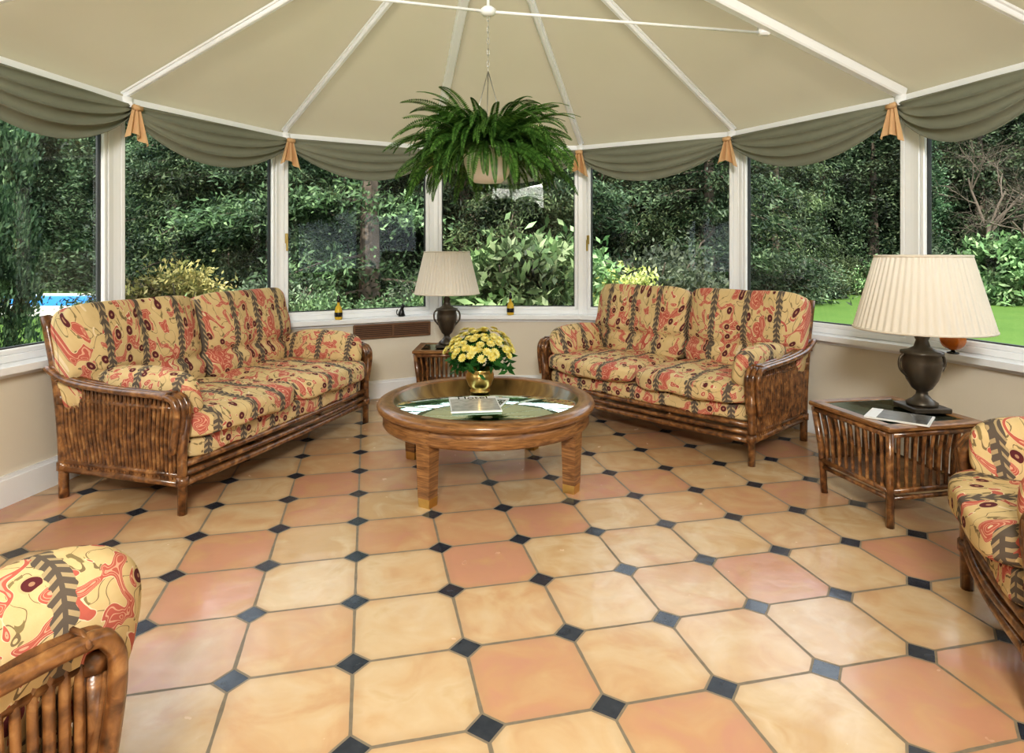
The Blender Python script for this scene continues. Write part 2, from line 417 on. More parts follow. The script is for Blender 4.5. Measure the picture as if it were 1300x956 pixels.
for i,y in ends:
    th=i in(6,9); a=Vector((E[i].x,E[i].y,cz+0.012)); b=rg(y)+Vector((0,0,-0.03))
    if th: rb.beam(a,b,0.060,0.06,UPVC,bev=0.008)
    else:
        rb.beam(a,b,0.026,0.034,UPVC,bev=0.004)
        rb.beam(a+Vector((0,0,0.012)),b+Vector((0,0,0.012)),0.050,0.012,UPVC)
rb.beam((AX,AY,AZ-.04),(AX,-2.5,AZ-.04),0.08,0.06,UPVC,bev=0.01)
strip(rb,0,nE,-0.02,0.03,EZ+0.0,EZ+0.05,UPVC)
strip(rb,0,nE,0.03,0.16,EZ+0.02,EZ+0.05,UPVC)
for p in offs(-0.01)[1:-1]: rb.lathe([(0,-0.02),(0.035,-0.02),(0.04,0.05),(0,0.06)],(p.x,p.y,EZ),UPVC,12)
rb.obj()
BZ=2.46
tr=MB('tie_rod')
boss=Vector((AX,3.17,BZ))
nr_=Vector((1.437,3.593,2.50)); nl=Vector((-1.67,2.82,2.50))
for q in(nr_,nl):
    tr.tube([boss,q],0.008,UPVC,8); tr.box(q+Vector((0,0,.02)),(0.07,0.05,0.07),UPVC,None,0.01)
tr.tube([boss,(AX,3.14,AZ-0.07)],0.008,UPVC,8)
tr.lathe([(0,-0.024),(0.025,-0.022),(0.037,-0.010),(0.040,0.008),(0.025,0.022),(0,0.024)],boss,UPVC,20)
tr.obj()

# swags and jabots ----------------------------------------------------
I=offs(-0.035)
for i in range(nE):
    a=Vector((*I[i],0)); b=Vector((*I[i+1],0)); d=(b-a).normalized(); n=Vector((d.y,-d.x,0)); L=(b-a).length
    s=MB('swag_curtain')
    rn=random.Random(i)
    p1=rn.uniform(0,1)
    asym=rn.uniform(-0.08,0.08)
    def fn(u,v):
        uu=min(1,max(0,u)); q=math.sin(pi*uu**(1+asym))
        q=max(q,0)**0.75
        drop=0.05+0.25*q
        vv=v
        inn=0.012+0.055*math.sin(pi*min(1,vv*0.9))*q+0.020*q*math.sin(vv*pi*8+2.5*uu+p1)+0.010*(1-q)*math.sin(vv*20)
        z=EZ+0.0-vv*drop-0.013*q*math.cos(vv*pi*8+2.5*uu+p1)
        if v==0: inn=0.012; z=EZ+0.005
        return a+d*(L*uu)+n*inn+Vector((0,0,z))
    s.grid(fn,32,56,SWAG); 
    o=s.obj(); m=o.modifiers.new('thick','SOLIDIFY'); m.thickness=0.003
for i in range(1,nE):
    p=Vector((*offs(-0.09)[i],0)); c=Vector((C.x,min(E[i].y,C.y) if i<4 or i>9 else C.y,0)); n=(c-p).normalized(); d=Vector((-n.y,n.x,0))
    s=MB('curtain_jabot')
    def fn(u,v):
        wd=0.035+0.12*v
        z=EZ-0.0-v*(0.17+0.11*abs(u-0.35))
        zz=0.018*math.sin(u*pi*5)*(0.4+v)
        return p+d*((u-.5)*wd)+n*zz+Vector((0,0,z))
    s.grid(fn,30,8,PEACH,False)
    s.tube([p+d*x+n*0.012+Vector((0,0,EZ-0.02)) for x in(-0.03,0.03)],0.016,PEACH,8)
    s.box(p+n*(-0.035)+Vector((0,0,EZ-0.0)),(0.03,0.03,0.03),UPVC)
    o=s.obj(); m=o.modifiers.new('thick','SOLIDIFY'); m.thickness=0.003

# ------------------------------------------------------------------ cane seating
def seat(name,L,D,ncush,M,seed=0,arm=None):
    s=MB(name); rnd=random.Random(seed)
    for sx,x in((1,0.0),(-1,L)):
        s.tube([(x,0,0),(x,0,0.3),(x,0.0,0.52)],[.021,.024,.024],CANE,10)
        s.tube(arc([(x,D-0.03,0),(x,D-0.02,0.3),(x,D+0.02,0.6),(x,D+0.10,0.92)],5),0.024,CANE,10)
        for k,dx in enumerate((-0.034,0.0,0.034)):
            xx=x-sx*0.012+dx
            s.tube(arc([(xx,0.012,0.30),(xx,-0.012,0.46),(xx,0.0,0.535),(xx,0.07,0.565),(xx,D*0.5,0.575),(xx,D*0.85,0.60),(xx,D+0.03,0.66)],6),0.017,CANE,8)
        for yy in(0.05,D-0.06):
            zz=0.56 if yy<.1 else 0.605
            s.tube([(x-sx*0.012-0.055,yy,zz),(x-sx*0.012-0.03,yy+.0,zz+.02),(x-sx*0.012+0.03,yy,zz+.02),(x-sx*0.012+0.055,yy,zz)],0.006,CANE,6)
        for z,r in((0.145,0.018),(0.185,0.014),(0.50,0.013)):
            s.tube([(x,0,z),(x,D-0.02,z)],r,CANE,8)
        nS=int(D/0.026)
        for k in range(nS):
            t=(k+.5)/nS; y0=0.03+t*(D-0.07); y1=0.015+t*(D+0.02)
            s.tube([(x,y0,0.15),(x+sx*-0.012,(y0+y1)/2,0.36),(x-sx*0.0,y1,0.555+0.03*max(0,t-.5))],0.0105+rnd.uniform(-.0015,.001),CANE,6,False)
        for z in(0.16,0.5):
            s.tube([(x+.0,-.0,z-.02),(x,0,z+.02)],0.03,CANE,10)
            s.tube([(x+.0,D-.025,z-.02),(x,D-.025,z+.02)],0.03,CANE,10)
    for z,r,bow in((0.235,0.018,0.02),(0.19,0.015,0.03),(0.145,0.018,0.02)):
        s.tube([(L*t,-bow*math.sin(pi*t),z) for t in [k/10 for k in range(11)]],r,CANE,8)
    for z,y in((0.15,D-.02),(0.45,D),(0.90,D+0.095),(0.62,D+0.025)):
        s.tube([(0,y,z),(L,y,z)],0.018,CANE,8)
    nb=int(L/0.05)
    for k in range(1,nb):
        x=L*k/nb; s.tube([(x,D-.02,.15),(x,D+0.0,.45),(x,D+.025,.62),(x,D+.095,.90)],0.009,CANE,6,False)
    for k in range(1,ncush+1):
        s.tube([(L*k/(ncush+1),0,.2),(L*k/(ncush+1),D-.02,.2)],0.012,CANE,6)
    W=L-0.06
    s.cushion((L/2,D*0.5-0.06,0.295),(W,D-0.06,0.12),FAB,ex=9,puff=0.08,n=18,seed=seed)
    cw=W/ncush
    def bow(q,p):
        q=list(q)
        if p[1]<0: q[1]-=0.030*(1-(p[0])**2)
        return q
    bw=(L+0.06)/ncush
    for k in range(ncush):
        xc=0.03+cw*(k+.5)
        s.cushion((xc,D*0.5-0.085,0.405),(cw-0.004,D-0.02,0.165),FAB,ex=6,puff=0.28,n=16,fn=bow,seed=seed+k)
        tilt=Matrix.Rotation(math.radians(-12),3,'X')
        def ch(q,p):
            q=list(q)
            if p[1]<0.3:
                q[1]-=0.026*abs(math.sin(pi*2*(p[0]+1)/2))-0.012
                zz=p[2]
                q[1]+=0.040*math.exp(-((zz+0.42)/0.10)**2)
            return q
        xb=-0.03+bw*(k+.5)
        s.cushion((xb,D-0.06,0.70),(bw-0.004,0.20,0.56),FAB,tilt,n=26,ex=8,thin=1,puff=0.26,fn=ch,seed=seed+5+k)
    yo,ln,hh,zc,th=arm or (-0.09,D*0.80,0.24,0.56,0.15)
    for sx,x in((1,0.0),(-1,L)):
        R=Matrix.Rotation(sx*math.radians(-10),3,'Y')
        def ab(q,p):
            q=list(q); q[2]+=-0.02*(q[1]/0.3)**2; return q
        s.cushion((x+sx*0.085,D*0.5+yo,zc),(th,ln,hh),FABY,R,n=16,ex=3.8,thin=0,puff=0.3,fn=ab,seed=seed+9)
    return s.obj(M)
seat('cane_sofa',1.70,0.78,2,frame((-1.57,3.0),(.291,.957)),1)
seat('cane_sofa',1.68,0.76,2,frame((.254,4.91),(.682,-.731)),4)
seat('cane_armchair',0.70,0.78,1,frame((1.69,2.34),(-.4,-.917)),8)
seat('cane_armchair',0.72,0.78,1,frame((-.775,1.17),(-.917,.4)),12,(-0.225,0.60,0.32,0.53,0.19))

# ------------------------------------------------------------------ coffee table
t=MB('coffee_table'); cx,cy=-0.144,3.556; z=0.43
t.lathe([(0.515,z-.035),(0.515,z+.0),(0.525,z+.008),(0.54,z+.004),(0.55,z+.008),(0.578,z+.008),(0.60,z-.004),(0.607,z-.02),(0.60,z-.038),(0.575,z-.044),(0.565,z-.05),(0.572,z-.06),(0.575,z-.115),(0.568,z-.125),(0.545,z-.125),(0.545,z-.04),(0.515,z-.035)],(0,0,0),OAK,96)
t.lathe([(0,z-.004),(0.516,z-.004),(0.516,z-.014),(0,z-.014)],(0,0,0),TGLASS,96)
ang0=math.atan2(3.077-cy,-.43-cx)
for k in range(4):
    a=ang0+k*pi/2; R45=Matrix.Rotation(a,3,'Z')
    for (z0,z1,w0,w1,mt,ro) in ((0.0,0.045,.064,.068,BRASS,.527),(0.045,z-.04,.068,.086,OAK,.529)):
        vs=[]
        for zz,ww in((z0,w0),(z1,w1)):
            for dx,dy in((-1,-1),(1,-1),(1,1),(-1,1)):
                vs.append(R45@Vector((ro+dx*ww/2,dy*ww/2,zz)))
        t.add(vs,[(3,2,1,0),(4,5,6,7),(0,1,5,4),(1,2,6,5),(2,3,7,6),(3,0,4,7)],mt,False)
for k in range(2):
    a=ang0+k*pi/2; dd=Vector((math.cos(a),math.sin(a),0))
    t.beam(dd*-.5+Vector((0,0,z-.09)),dd*.5+Vector((0,0,z-.09)),0.03,0.05,OAK)
t.obj(Matrix.Translation((cx,cy,0)))

# chrysanthemum pot
p=MB('potted_chrysanthemum')
p.lathe([(0,0),(0.055,0),(0.06,0.01),(0.05,0.018),(0.068,0.04),(0.082,0.08),(0.083,0.105),(0.074,0.12),(0.086,0.135),(0.08,0.137),(0.07,0.12),(0,0.115)],(0,0,0),BRASS,40,0.012,16)
rnd=random.Random(3)
for i in range(460):
    th=rnd.uniform(0,2*pi); ph=rnd.uniform(-0.35,1.3); r=rnd.uniform(0.08,0.20)
    c=Vector((math.cos(th)*math.cos(ph)*r,math.sin(th)*math.cos(ph)*r,0.175+math.sin(ph)*r*0.9))
    a=Vector((rnd.gauss(0,1),rnd.gauss(0,1),rnd.gauss(0,.6))).normalized()*0.035; b=a.orthogonal().normalized()*0.014
    p.add([c-a,c+b,c+a,c-b],[(0,1,2,3)],L_MUM,False)
for i in range(12):
    th=rnd.uniform(0,6.28); p.tube([(0,0,.1),(math.cos(th)*.05,math.sin(th)*.05,.17),(math.cos(th)*.1,math.sin(th)*.1,.24)],0.003,L_MUM,5)
nf=100
for i in range(nf):
    ph=math.acos(1-0.84*(i+.5)/nf); th=i*2.39996
    nrm=Vector((math.sin(ph)*math.cos(th),math.sin(ph)*math.sin(th),math.cos(ph)))
    c=Vector((nrm.x*0.205,nrm.y*0.205,0.20+nrm.z*0.165))+Vector((rnd.gauss(0,.009),rnd.gauss(0,.009),rnd.gauss(0,.009)))
    nn=(nrm+Vector((0,0,.35))).normalized(); u=nn.orthogonal().normalized(); w=nn.cross(u)
    for lay,(np_,ln,up,wd) in enumerate(((13,.030,.15,.007),(11,.024,.5,.006),(8,.016,1.0,.005))):
        for k in range(np_):
            a=2*pi*k/np_+lay*.3; d=u*math.cos(a)+w*math.sin(a); e=nn.cross(d)
            tip=c+(d+nn*up).normalized()*ln; mid=c+(d+nn*up*1.3).normalized()*ln*.6
            p.add([c,mid+e*wd,tip,mid-e*wd],[(0,1,2,3)],PETAL,False)
p.obj(Matrix.Translation((-.19,3.72,z-.0035)))

def magazine(name,c,ang,size,zz,cover,title=None,pages=2):
    m=MB(name); m.box((0,0,.004),(size[0],size[1],.008),PAPER,None,.001); m.box((0,-.02,.0088),(size[0]-.012,size[1]-.06,.001),cover)
    m.box((0,size[1]/2-.025,.0086),(size[0],.05,.0008),PAPER)
    o=m.obj(Matrix.Translation((c[0],c[1],zz))@Matrix.Rotation(ang,4,'Z'))
    if title:
        cu=bpy.data.curves.new('masthead','FONT'); cu.body=title; cu.size=.074; cu.align_x='CENTER'; cu.extrude=.0002
        cu.materials.append(BLACK)
        tx=bpy.data.objects.new('masthead',cu); scene.collection.objects.link(tx); tx.parent=o; tx.location=(0,size[1]/2-.052,.0097)
    return o
magazine('magazine',(-.20,3.35),math.radians(8),(.26,.32),z-.0035+.0095,PHOTO,'Hotel')
magazine('magazine',(-.16,3.41),math.radians(-14),(.23,.28),z-.0035,DKPHOTO)

# ------------------------------------------------------------------ cane side tables
def side_table(name,c,ang,w,d,h):
    s=MB(name)
    fl=0.035
    for sx in(-1,1):
        for sy in(-1,1):
            s.tube([(sx*(w/2-fl-.01),sy*(d/2-fl-.01),0),(sx*(w/2-fl),sy*(d/2-fl),h*.5),(sx*(w/2-.012),sy*(d/2-.012),h-.03)],.017,CANE,8)
    for sg in(-1,1):
        s.box((0,sg*(d/2-.02),h-.012),(w+.02,.06,.024),OAK,None,.006)
        s.box((sg*(w/2-.02),0,h-.012),(.06,d-.06,.024),OAK,None,.006)
    s.box((0,0,h-.010),(w-.09,d-.09,.012),TGLASS)
    zb=h*.36
    for zz,ins,r in((zb,fl,.014),(zb-.035,fl+.003,.011),(h-.04,.012,.014)):
        q=[(-w/2+ins,-d/2+ins,zz),(w/2-ins,-d/2+ins,zz),(w/2-ins,d/2-ins,zz),(-w/2+ins,d/2-ins,zz)]
        for k in range(4): s.tube([q[k],q[(k+1)%4]],r,CANE,8)
    s.box((0,0,zb),(w-.08,d-.08,.012),OAK)
    nS=10
    for k in range(nS+1):
        t=-1+2*k/nS
        for sg in(-1,1):
            s.tube([(t*(w/2-fl),sg*(d/2-fl),zb),(t*(w/2-.03),sg*(d/2-.03),(zb+h)/2),(t*(w/2-.012),sg*(d/2-.012),h-.03)],.009,CANE,6,False)
            s.tube([(sg*(w/2-fl),t*(d/2-fl),zb),(sg*(w/2-.03),t*(d/2-.03),(zb+h)/2),(sg*(w/2-.012),t*(d/2-.012),h-.03)],.009,CANE,6,False)
    return s.obj(Matrix.Translation((c[0],c[1],0))@Matrix.Rotation(ang,4,'Z'))
side_table('cane_side_table',(1.87,3.11),math.radians(12),.50,.52,.47)
side_table('cane_side_table',(-.56,5.20),math.radians(0),.44,.44,.47)

def lamp(c,z0,H,rt,rb,hs,k=1.0):
    s=MB('table_lamp')
    zb=H-hs
    s.box((0,0,.012),(.20*k,.20*k,.024),BRONZE,None,.004)
    pr=[(0,.024),(.075,.024),(.078,.035),(.05,.05),(.03,.07),(.028,.085),(.05,.10),(.078,.14),(.095,.19),(.098,.22),(.09,.25),(.105,.258),(.105,.268),(.07,.275),(.04,.29),(.03,.32),(.038,.335),(.02,.35),(.012,.40),(0,.40)]
    sc=(zb+.03)/.40
    s.lathe([(r*k,z*sc if z>.024 else z) for r,z in pr],(0,0,0),BRONZE,32)
    for sg in(-1,1):
        s.tube(arc([(sg*.075*k,0,.15*sc),(sg*.12*k,0,.19*sc),(sg*.122*k,0,.235*sc),(sg*.095*k,0,.262*sc)],5),.008*k,BRONZE,8)
    s.tube([(0,0,zb),(0,0,H-.02)],.004,BRASS,6)
    for a in range(3):
        s.tube([(0,0,H-.02),(rt*.97*math.cos(a*2.094),rt*.97*math.sin(a*2.094),H-.005)],.002,BRASS,5)
    s.lathe([(rb+(rt-rb)*q,zb+hs*q) for q in(0,.25,.5,.75,1)],(0,0,0),SHADE,360,.014,52)
    for r,zz in((rb,zb),(rt,H)):
        s.tube([((r+.001)*math.cos(a),(r+.001)*math.sin(a),zz) for a in [2*pi*i/64 for i in range(64)]],.006,SHADE,6,closed=True)
    return s.obj(Matrix.Translation((c[0],c[1],z0)))
lamp((2.03,3.12),.4705,.76,.205,.30,.36,.90)
lamp((-.535,5.18),.4705,.78,.185,.265,.34,.85)
magazine('magazine',(1.82,2.96),math.radians(50),(.20,.26),.4705,DKPHOTO)

# ------------------------------------------------------------------ hanging fern
f=MB('hanging_fern'); rnd=random.Random(5)
pz=1.60
f.lathe([(0,0),(.07,0),(.10,.03),(.12,.09),(.128,.145),(.134,.15),(.134,.165),(.12,.165),(.115,.14),(0,.135)],(0,0,0),WHITE,36)
f.lathe([(0,.14),(.116,.14)],(0,0,0),SOIL,24)
top=BZ-pz-.026
for k in range(3):
    a=k*2.094+.5; f.tube([(.13*math.cos(a),.13*math.sin(a),.16),(0,0,.56)],.0025,CHAIN,5)
nl_=int((top-.55)/.026)
for k in range(nl_):
    zc=.555+(k+.5)*(top-.55)/nl_; ax=k%2
    f.tube([((math.cos(a)*.006 if ax else 0),(0 if ax else math.cos(a)*.006),zc+math.sin(a)*.017) for a in [2*pi*j/10 for j in range(10)]],.0018,CHAIN,5,closed=True)
for i in range(270):
    th=rnd.uniform(0,2*pi); el=rnd.uniform(-0.1,1.5); Lf=rnd.uniform(.30,.50)*(1.0 if el<1.2 else .95)
    if i>=230: el=rnd.uniform(.2,.9); Lf=rnd.uniform(.26,.38)
    d=Vector((math.cos(th),math.sin(th),0)); side=Vector((-d.y,d.x,0)); pts=[]; nseg=22
    pos=Vector((d.x*.07,d.y*.07,.15)); ang=el; curl=rnd.uniform(1.2,2.9)*(0.6+el*.45)
    if i>=230: curl=rnd.uniform(2.6,3.6)
    tw=rnd.uniform(-.6,.6)
    for j in range(nseg+1):
        pts.append(pos.copy()); ds=Lf/nseg
        pos=pos+(d*math.cos(ang)+Vector((0,0,1))*math.sin(ang)+side*tw*.3*j/nseg)*ds; ang=max(ang-curl/nseg*(.5+j/nseg),-1.5)
    f.tube(pts[::2],.0016,L_FERN,4,False)
    roll=rnd.uniform(-.9,.9)
    for j in range(2,nseg+1):
        for h in(0,.5):
            if j==nseg and h: continue
            t=(j+h)/nseg; q=pts[j].lerp(pts[min(j+1,nseg)],h); tg=(pts[j]-pts[j-1]).normalized()
            up=side.cross(tg).normalized(); sd=(side*math.cos(roll)+up*math.sin(roll)).normalized()
            ll=.034*(math.sin(pi*min(1,t*.88+.1)))**.6*(Lf/.42)
            for sg in(-1,1):
                a=(sd*sg+tg*.30+Vector((0,0,-.15))).normalized()*ll; b=tg*.0055
                f.add([q-b*.6,q+a*.5-b,q+a,q+a*.5+b],[(0,1,2,3)],L_FERN,False)
f.obj(Matrix.Translation((AX,3.17,pz)))

# ------------------------------------------------------------------ sill ornaments
def bottle(name,x,y,mat,mat2,h=.17):
    s=MB(name); s.lathe([(0,0),(.022,0),(.026,.01),(.026,.06),(.02,.085),(.009,.10),(.009,.125),(0,.125)],(0,0,0),mat,20)
    s.lathe([(0,.12),(.012,.12),(.013,.135),(.008,.15),(.010,.16),(0,.17)],(0,0,0),mat2,16)
    s.lathe([(.0265,.02),(.0275,.025),(.0275,.045),(.0265,.05)],(0,0,0),mat2,20)
    M=Matrix.Translation((x,y,.69))@Matrix.Scale(1.2,4)
    return s.obj(M)
bottle('glass_bottle',-1.44,5.23,YEL,BLACK); bottle('glass_bottle',-.014,5.62,YEL,BLACK)
s=MB('cat_figurine')
s.tube([(0,0,0),(0,0,.02),(0.004,0,.05),(.01,0,.075)],[.024,.026,.018,.012],BLACK,14)
s.tube([(.01,0,.07),(.014,0,.085),(.022,0,.095),(.034,0,.093)],[.012,.016,.015,.006],BLACK,12)
for sg in(-1,1):
    s.tube([(.014,sg*.009,.098),(.012,sg*.011,.116)],[.006,.001],BLACK,6); s.tube([(.014,sg*.01,.055),(.024,sg*.01,.02),(.03,sg*.01,.004)],[.008,.006,.007],BLACK,8)
s.tube(arc([(-.02,0,.01),(-.035,.01,.015),(-.038,.0,.04),(-.03,-.005,.06)],4),.004,BLACK,6)
s.obj(Matrix.Translation((-.967,5.49,.69)))
s=MB('amber_ornament')
s.lathe([(0,0),(.028,0),(.03,.006),(.01,.012),(.008,.02),(0,.02)],(0,0,0),BLACK,18)
s.lathe([(max(.0,.062*math.sin(a)),.08-.062*math.cos(a)) for a in [pi*k/14 for k in range(15)]],(0,0,0),AMBER,28,.03,7)
s.obj(Matrix.Translation((2.435,3.48,.69)))
W=offs(0.03); a=Vector((*W[5],0)); b=Vector((*W[6],0)); d=(b-a).normalized(); n=Vector((d.y,-d.x,0)); R=Matrix((d,-n,Vector((0,0,1)))).transposed()
g=MB('heating_grille'); q=a.lerp(b,.70)
g.box(q+Vector((0,0,.575)),(.66,.016,.11),SLOT,R)
for zz in(.522,.628): g.box(q+n*.008+Vector((0,0,zz)),(.68,.02,.018),DKWOOD,R,.003)
for k in range(5): g.box(q+n*.008+Vector((0,0,.542+k*.0165)),(.66,.012,.008),DKWOOD,R)
for k in(-.335,0,.335): g.box(q+d*k+n*.009+Vector((0,0,.575)),(.015,.02,.12),DKWOOD,R)
g.obj()

# ------------------------------------------------------------------ garden
def leaves(name,pts,A,B,mat,extra=None):
    n=len(pts); V=np.empty((n,4,3)); V[:,0]=pts-A; V[:,1]=pts+B; V[:,2]=pts+A; V[:,3]=pts-B
    vs=V.reshape(-1,3); me=bpy.data.meshes.new(name)
    vl=vs.tolist(); fl=[(4*i,4*i+1,4*i+2,4*i+3) for i in range(n)]; ml=[0]*n
    mats=[mat]
    if extra:
        b=len(vl); vl+= [list(x) for x in extra.v]; fl+=[tuple(b+i for i in f_) for f_ in extra.f]; ml+=[1]*len(extra.f); mats.append(extra.mats[0])
    me.from_pydata(vl,[],fl)
    for m in mats: me.materials.append(m)
    me.polygons.foreach_set('material_index',ml); me.update(); return me
def rv(n): 
    a=np.random.normal(size=(n,3)); return a/np.linalg.norm(a,axis=1)[:,None]
def put(name,me,loc,sc=(1,1,1),rot=0.0):
    o=bpy.data.objects.new(name,me); scene.collection.objects.link(o); o.location=loc; o.scale=sc; o.rotation_euler=(0,0,rot); return o
def conifer_mesh(name,H,R0,n,ls,mat,power=.7,droop=.5,nb=90,bark=True):
    rs=np.random
    hb=rs.rand(nb)**1.1; tb=rs.rand(nb)*2*pi; Lb=R0*(1-hb)**power*(.75+.45*rs.rand(nb))+.12
    bi=rs.randint(0,nb,n); t=rs.rand(n)**.6
    th=tb[bi]; L=Lb[bi]
    d=np.stack([np.cos(th),np.sin(th),np.zeros(n)],1)
    p=d*(L*t)[:,None]; p[:,2]=hb[bi]*H+.35-droop*.45*L*t**2
    sp=(.07+.13*L*(1-t*.6))
    off=rs.normal(size=(n,3))*sp[:,None]; off[:,2]*=.40; off[:,2]-=.07*np.abs(rs.normal(size=n))
    p=p+off; p[:,2]=np.maximum(p[:,2],.05)
    a=d*.8+rv(n)*.9; a[:,2]-=droop*.6; a/=np.linalg.norm(a,axis=1)[:,None]; a*=ls*(.5+.8*rs.rand(n))[:,None]
    b=np.cross(a,rv(n)); b/=np.linalg.norm(b,axis=1)[:,None]; b*=(ls*.32)
    tt=MB('t'); tt.tube([(0,0,0),(0,0,H*.5),(0,0,H*.97)],[R0*.07,R0*.045,.02],BARK,7)
    for k in range(nb):
        if k%2: continue
        dd=Vector((math.cos(tb[k]),math.sin(tb[k]),0)); z0=hb[k]*H+.35
        tt.tube([(0,0,z0),tuple(dd*Lb[k]*.5+Vector((0,0,z0-droop*.11*Lb[k]))),tuple(dd*Lb[k]*.9+Vector((0,0,z0-droop*.36*Lb[k])))],[.03,.02,.008],BARK,4,False)
    return leaves(name,p,a,b,mat,tt)
def column_mesh(name,H,R0,n,ls,mat,power=.35,up=.6,tuft=0):
    rs=np.random
    if tuft:
        ht=rs.rand(tuft); tt_=rs.rand(tuft)*2*pi; bi=rs.randint(0,tuft,n)
        h=np.clip(ht[bi]+rs.normal(size=n)*.022-.012,0,1); th=tt_[bi]+rs.normal(size=n)*.10
        r=R0*np.clip(1-h,0,1)**power*(.55+.45*rs.rand(tuft)[bi]+.12*rs.normal(size=n))
    else:
        h=rs.rand(n); th=rs.rand(n)*2*pi
        lob=1+.10*np.sin(th*5+h*9)+.08*np.sin(th*11-h*21)
        r=R0*np.clip(1-h,0,1)**power*lob*(.6+.42*rs.rand(n)**.5)
    p=np.stack([r*np.cos(th),r*np.sin(th),h*H+.05],1)
    a=np.stack([np.cos(th)*.6,np.sin(th)*.6,np.full(n,up)],1)+rv(n)*.9; a/=np.linalg.norm(a,axis=1)[:,None]; a*=ls*(.5+.8*rs.rand(n))[:,None]
    b=np.cross(a,rv(n)); b/=np.linalg.norm(b,axis=1)[:,None]; b*=(ls*.42)
    tt=MB('t'); tt.tube([(0,0,0),(0,0,H*.9)],[R0*.12,.02],BARK,7)
    return leaves(name,p,a,b,mat,tt)
def shrub_mesh(name,n,ls,mat,asp=1.0,seed=0):
    rs=np.random.RandomState(seed); nb=46
    bd=rs.normal(size=(nb,3)); bd/=np.linalg.norm(bd,axis=1)[:,None]; bd[:,2]=np.abs(bd[:,2])-.1
    bc=bd*(.55+.35*rs.rand(nb))[:,None]; bi=rs.randint(0,nb,n)
    p=bc[bi]+rs.normal(size=(n,3))*.135; p[:,2]=np.maximum(p[:,2]*asp+.12,.02)
    d=p/np.linalg.norm(p,axis=1)[:,None]
    a=d*.6+rv(n)*.8; a/=np.linalg.norm(a,axis=1)[:,None]; a*=ls*(.6+.8*rs.rand(n))[:,None]
    b=np.cross(a,rv(n)); b/=np.linalg.norm(b,axis=1)[:,None]; b*=(ls*.42)
    t=MB('t')
    for k in range(9):
        aa=k*.7; t.tube([(0,0,0),(.2*math.cos(aa),.2*math.sin(aa),.35),(.5*math.cos(aa),.5*math.sin(aa),.8*asp)],[.03,.02,.008],BARK,5)
    return leaves(name,p,a,b,mat,t)
GZ=-.12
k=NT('lawn_grass'); v=k.obj()
col=k.mix(k.noise(v,1.2,4),(0.075,0.14,0.03),(0.13,0.205,0.05)); col=k.mix(k.m('MULTIPLY',k.noise(v,40,3),.5),col,(0.05,0.10,0.02))
LAWN=k.done(k.pbr(col,.9,spec=.1,normal=k.bump(k.noise(v,80,3),.6,.03)))
g=MB('lawn_ground'); g.add([(-45,-25,GZ),(45,-25,GZ),(45,50,GZ),(-45,50,GZ)],[(0,1,2,3)],LAWN,False); g.obj()
k=NT('hedge_dark'); v=k.obj()
HED=k.done(k.pbr(k.ramp(k.noise(v,2.5,6,.5),[(.35,(.006,.014,.006)),(.6,(.025,.05,.018)),(.8,(.06,.10,.035))]),.9,spec=.1,normal=k.bump(k.noise(v,4,5),1,.3)))
path=[(-26,-22),(-24,-6),(-24,12),(-19,25),(-6,23),(3,22),(12,29),(27,31),(36,16),(34,-4),(30,-22)]  # side and rear runs are unseen, added to cut sky reflections in panes
pts=arc([(x,y,0) for x,y in path],8)
h=MB('leylandii_hedge')
def hf(u,v):
    i=u*(len(pts)-1); j=min(int(i),len(pts)-2); q=pts[j].lerp(pts[j+1],i-j)
    return Vector((q.x,q.y,GZ+v*10+math.sin(u*140)*.3*v))+Vector((0,math.sin(u*90)*.5+math.sin(v*9+u*50)*.3,0))
h.grid(hf,200,14,HED); h.obj()
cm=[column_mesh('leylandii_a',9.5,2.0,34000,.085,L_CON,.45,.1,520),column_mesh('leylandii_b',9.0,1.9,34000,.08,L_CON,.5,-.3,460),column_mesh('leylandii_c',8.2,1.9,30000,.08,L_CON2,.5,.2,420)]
rnd=random.Random(11)
P2=arc([(x*.92,y*.92-0.3,0) for x,y in path[1:-1]],3)
for i in range(1,len(P2)):
    seg=(P2[i]-P2[i-1]).length; nst=max(1,int(seg/2.2))
    for s_ in range(nst):
        q=P2[i-1].lerp(P2[i],s_/nst); qq=q+Vector((rnd.uniform(-.5,.5),rnd.uniform(-.9,.5),0))
        put('leylandii_tree',cm[rnd.choice([0,0,1,1,2])],(qq.x,qq.y,GZ),(rnd.uniform(.9,1.2),)*2+(rnd.uniform(.85,1.1),),rnd.uniform(0,6))
def fromview(px,Y,z=GZ): return ((px-650)/800*Y,Y,z)
cypress=column_mesh('cypress_mesh',6.5,1.0,16000,.065,L_CON,.35,.9,300)
put('cypress_tree',cypress,fromview(-12,8.0),(.55,.55,1))
cn=conifer_mesh('spruce_a',6.5,2.4,34000,.065,L_CON,.8,.5,80)
cn2=conifer_mesh('spruce_b',6.0,2.1,30000,.06,L_CON2,.8,.8,80)
pine=conifer_mesh('pine_a',6.5,3.0,26000,.065,L_CON2,.6,.35,46)
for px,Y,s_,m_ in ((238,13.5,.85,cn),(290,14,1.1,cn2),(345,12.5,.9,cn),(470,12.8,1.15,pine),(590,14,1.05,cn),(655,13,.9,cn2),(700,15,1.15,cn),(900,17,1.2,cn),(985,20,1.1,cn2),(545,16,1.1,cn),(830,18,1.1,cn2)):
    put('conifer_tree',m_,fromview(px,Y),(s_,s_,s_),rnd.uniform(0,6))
sg=shrub_mesh('laurel_mesh',7000,.070,L_GRN,1.15,1); sy=shrub_mesh('golden_mesh',6500,.048,L_YEL,1.0,2); so=shrub_mesh('olive_mesh',9000,.038,L_OLV,1.0,3); sc_=shrub_mesh('evergreen_mesh',9500,.045,L_CON2,.9,4)
